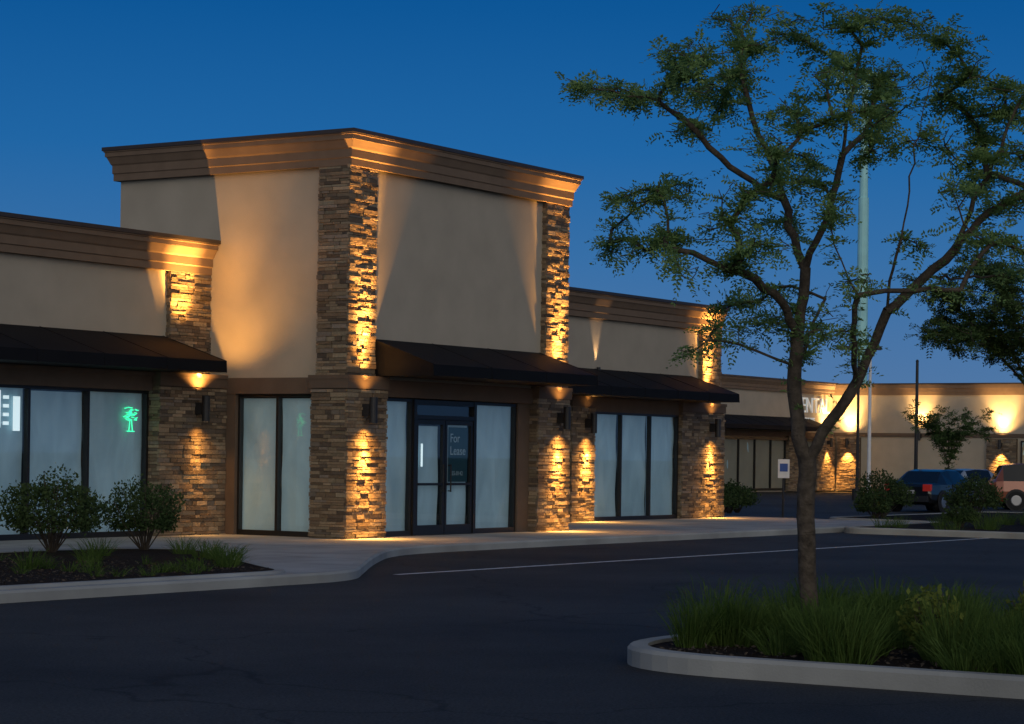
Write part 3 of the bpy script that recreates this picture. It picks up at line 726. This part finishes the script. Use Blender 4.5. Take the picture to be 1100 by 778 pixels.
# ---------------------------------------------------------------- street furniture
def lamp(name,x,y,h,heads,rz=HEAD):
    E=empty(name,(x,y,-.13),rz); mb=MB(); mb.cyl((0,0,0),(0,0,.5),.22,.22,14); mb.cyl((0,0,.5),(0,0,h),.075,.05,10)
    for s in heads:
        mb.cyl((0,0,h-.05),(s*.45,0,h),.03,.03,8); x0,x1=sorted((s*.4,s*.95)); mb.box(x0,x1,-.18,.18,h-.04,h+.12)
    mb.build('pole_and_heads',[M_pole],E)
lamp('street_lamp',57.6,15.5,6.5,(-1,1)); 
E=empty('utility_pole',(59,13.4,-.13)); mb=MB(); mb.cyl((0,0,0),(0,0,6.0),.09,.06,10); mb.cyl((0,0,6),(0,0,6.08),.08,.03,10); mb.cyl((0,0,0),(0,0,.4),.16,.15,10); mb.build('pole',[M_pole],E)
E=empty('flagpole',(67.2,19.2,-.13)); mb=MB(); mb.cyl((0,0,0),(0,0,7.2),.10,.06,10); mb.cyl((0,0,7.2),(0,0,7.36),.1,.02,10); mb.cyl((0,0,0),(0,0,.25),.22,.2,12); mb.cyl((.12,0,1.2),(.1,0,7.1),.008,.008,4); mb.build('pole',[M_white],E)
E=empty('accessible_parking_sign',(23.6,2.5,-.13),math.atan2(.538,.843)-math.pi/2); mb=MB(); mb.cyl((0,0,0),(0,0,1.75),.03,.03,8,0); mb.box(-.16,.16,-.045,-.033,1.2,1.72,1); mb.box(-.11,.11,-.05,-.046,1.38,1.6,2); mb.build('post_and_plate',[M_pole,M_white,simple('sign_blue',(.02,.08,.35),.5)],E)
M_mono=simple('pale_teal_paint',(.42,.82,.82),.5,noise=.1,nscale=1)
E=empty('monopole_tower',(131.4,48.3,-.13),HEAD); mb=MB(); mb.cyl((0,0,0),(0,0,22),.50,.40,14); mb.cyl((0,0,22),(0,0,31),.34,.24,12)
for z in (30.2,31.6):
    mb.box(-2.1,1.1,-.05,.05,z,z+.1); mb.box(-2.1,1.1,.9,1.0,z,z+.1)
for x in (-2.1,-1.0,1.0):
    for y in (-.05,.9): mb.box(x,x+.1,y,y+.1,30.2,31.7)
mb.build('mast',[M_mono],E)

# ---------------------------------------------------------------- world: dusk sky
W=bpy.data.worlds.new('World'); S.world=W; W.use_nodes=True; nt=W.node_tree; bg=nt.nodes['Background']
tc=N(nt,'ShaderNodeTexCoord'); nr=N(nt,'ShaderNodeVectorMath',operation='NORMALIZE'); nt.links.new(tc.outputs['Generated'],nr.inputs[0])
sx=N(nt,'ShaderNodeSeparateXYZ'); nt.links.new(nr.outputs[0],sx.inputs[0])
r=N(nt,'ShaderNodeValToRGB'); e=r.color_ramp.elements
e[0].position=0; e[0].color=(.10,.20,.37,1); e[1].position=1; e[1].color=(.004,.045,.15,1)
for p_,c_ in ((.04,(.072,.178,.375)),(.085,(.038,.158,.385)),(.13,(.014,.130,.37)),(.19,(.004,.092,.305)),(.5,(.004,.06,.20))):
    q=e.new(p_); q.color=(*c_,1)
nt.links.new(sx.outputs['Z'],r.inputs['Fac'])
dp=N(nt,'ShaderNodeVectorMath',operation='DOT_PRODUCT'); sd=Vector((-.74,-.66,.12)).normalized(); dp.inputs[1].default_value=sd; nt.links.new(nr.outputs[0],dp.inputs[0])
mr=N(nt,'ShaderNodeMapRange',interpolation_type='SMOOTHSTEP'); mr.inputs['From Min'].default_value=.1; mr.inputs['From Max'].default_value=1; nt.links.new(dp.outputs['Value'],mr.inputs['Value'])
gl=N(nt,'ShaderNodeVectorMath',operation='SCALE'); gl.inputs[0].default_value=(.54,.46,.29); nt.links.new(mr.outputs[0],gl.inputs['Scale'])
ad=N(nt,'ShaderNodeVectorMath',operation='ADD'); nt.links.new(r.outputs[0],ad.inputs[0]); nt.links.new(gl.outputs[0],ad.inputs[1])
nt.links.new(ad.outputs[0],bg.inputs['Color']); bg.inputs['Strength'].default_value=1
sl=bpy.data.lights.new('sun','SUN'); sl.energy=.26; sl.angle=math.radians(25); sl.color=(1,.88,.68)
so=bpy.data.objects.new('sun',sl); S.collection.objects.link(so); so.rotation_euler=Vector((-.74,-.60,.30)).to_track_quat('Z','Y').to_euler()

# ---------------------------------------------------------------- camera
cd=bpy.data.cameras.new('camera'); cam=bpy.data.objects.new('camera',cd); S.collection.objects.link(cam); S.camera=cam
cd.sensor_width=36; cd.lens=81.8; cd.shift_y=.0909; cd.clip_end=3000; cd.clip_start=.1
Fv=Vector((.843,.538,0)).normalized(); Rv=Vector((.538,-.843,0)).normalized(); Uv=Vector((0,0,1)); th=.014
r1=Rv*math.cos(th)+Uv*math.sin(th); u1=-Rv*math.sin(th)+Uv*math.cos(th)
M=Matrix((r1,u1,-Fv)).transposed().to_4x4(); M.translation=Vector((-34.68,-25.78,1.6)); cam.matrix_world=M
S.view_settings.view_transform='Standard'; S.view_settings.look='None'; S.view_settings.exposure=0
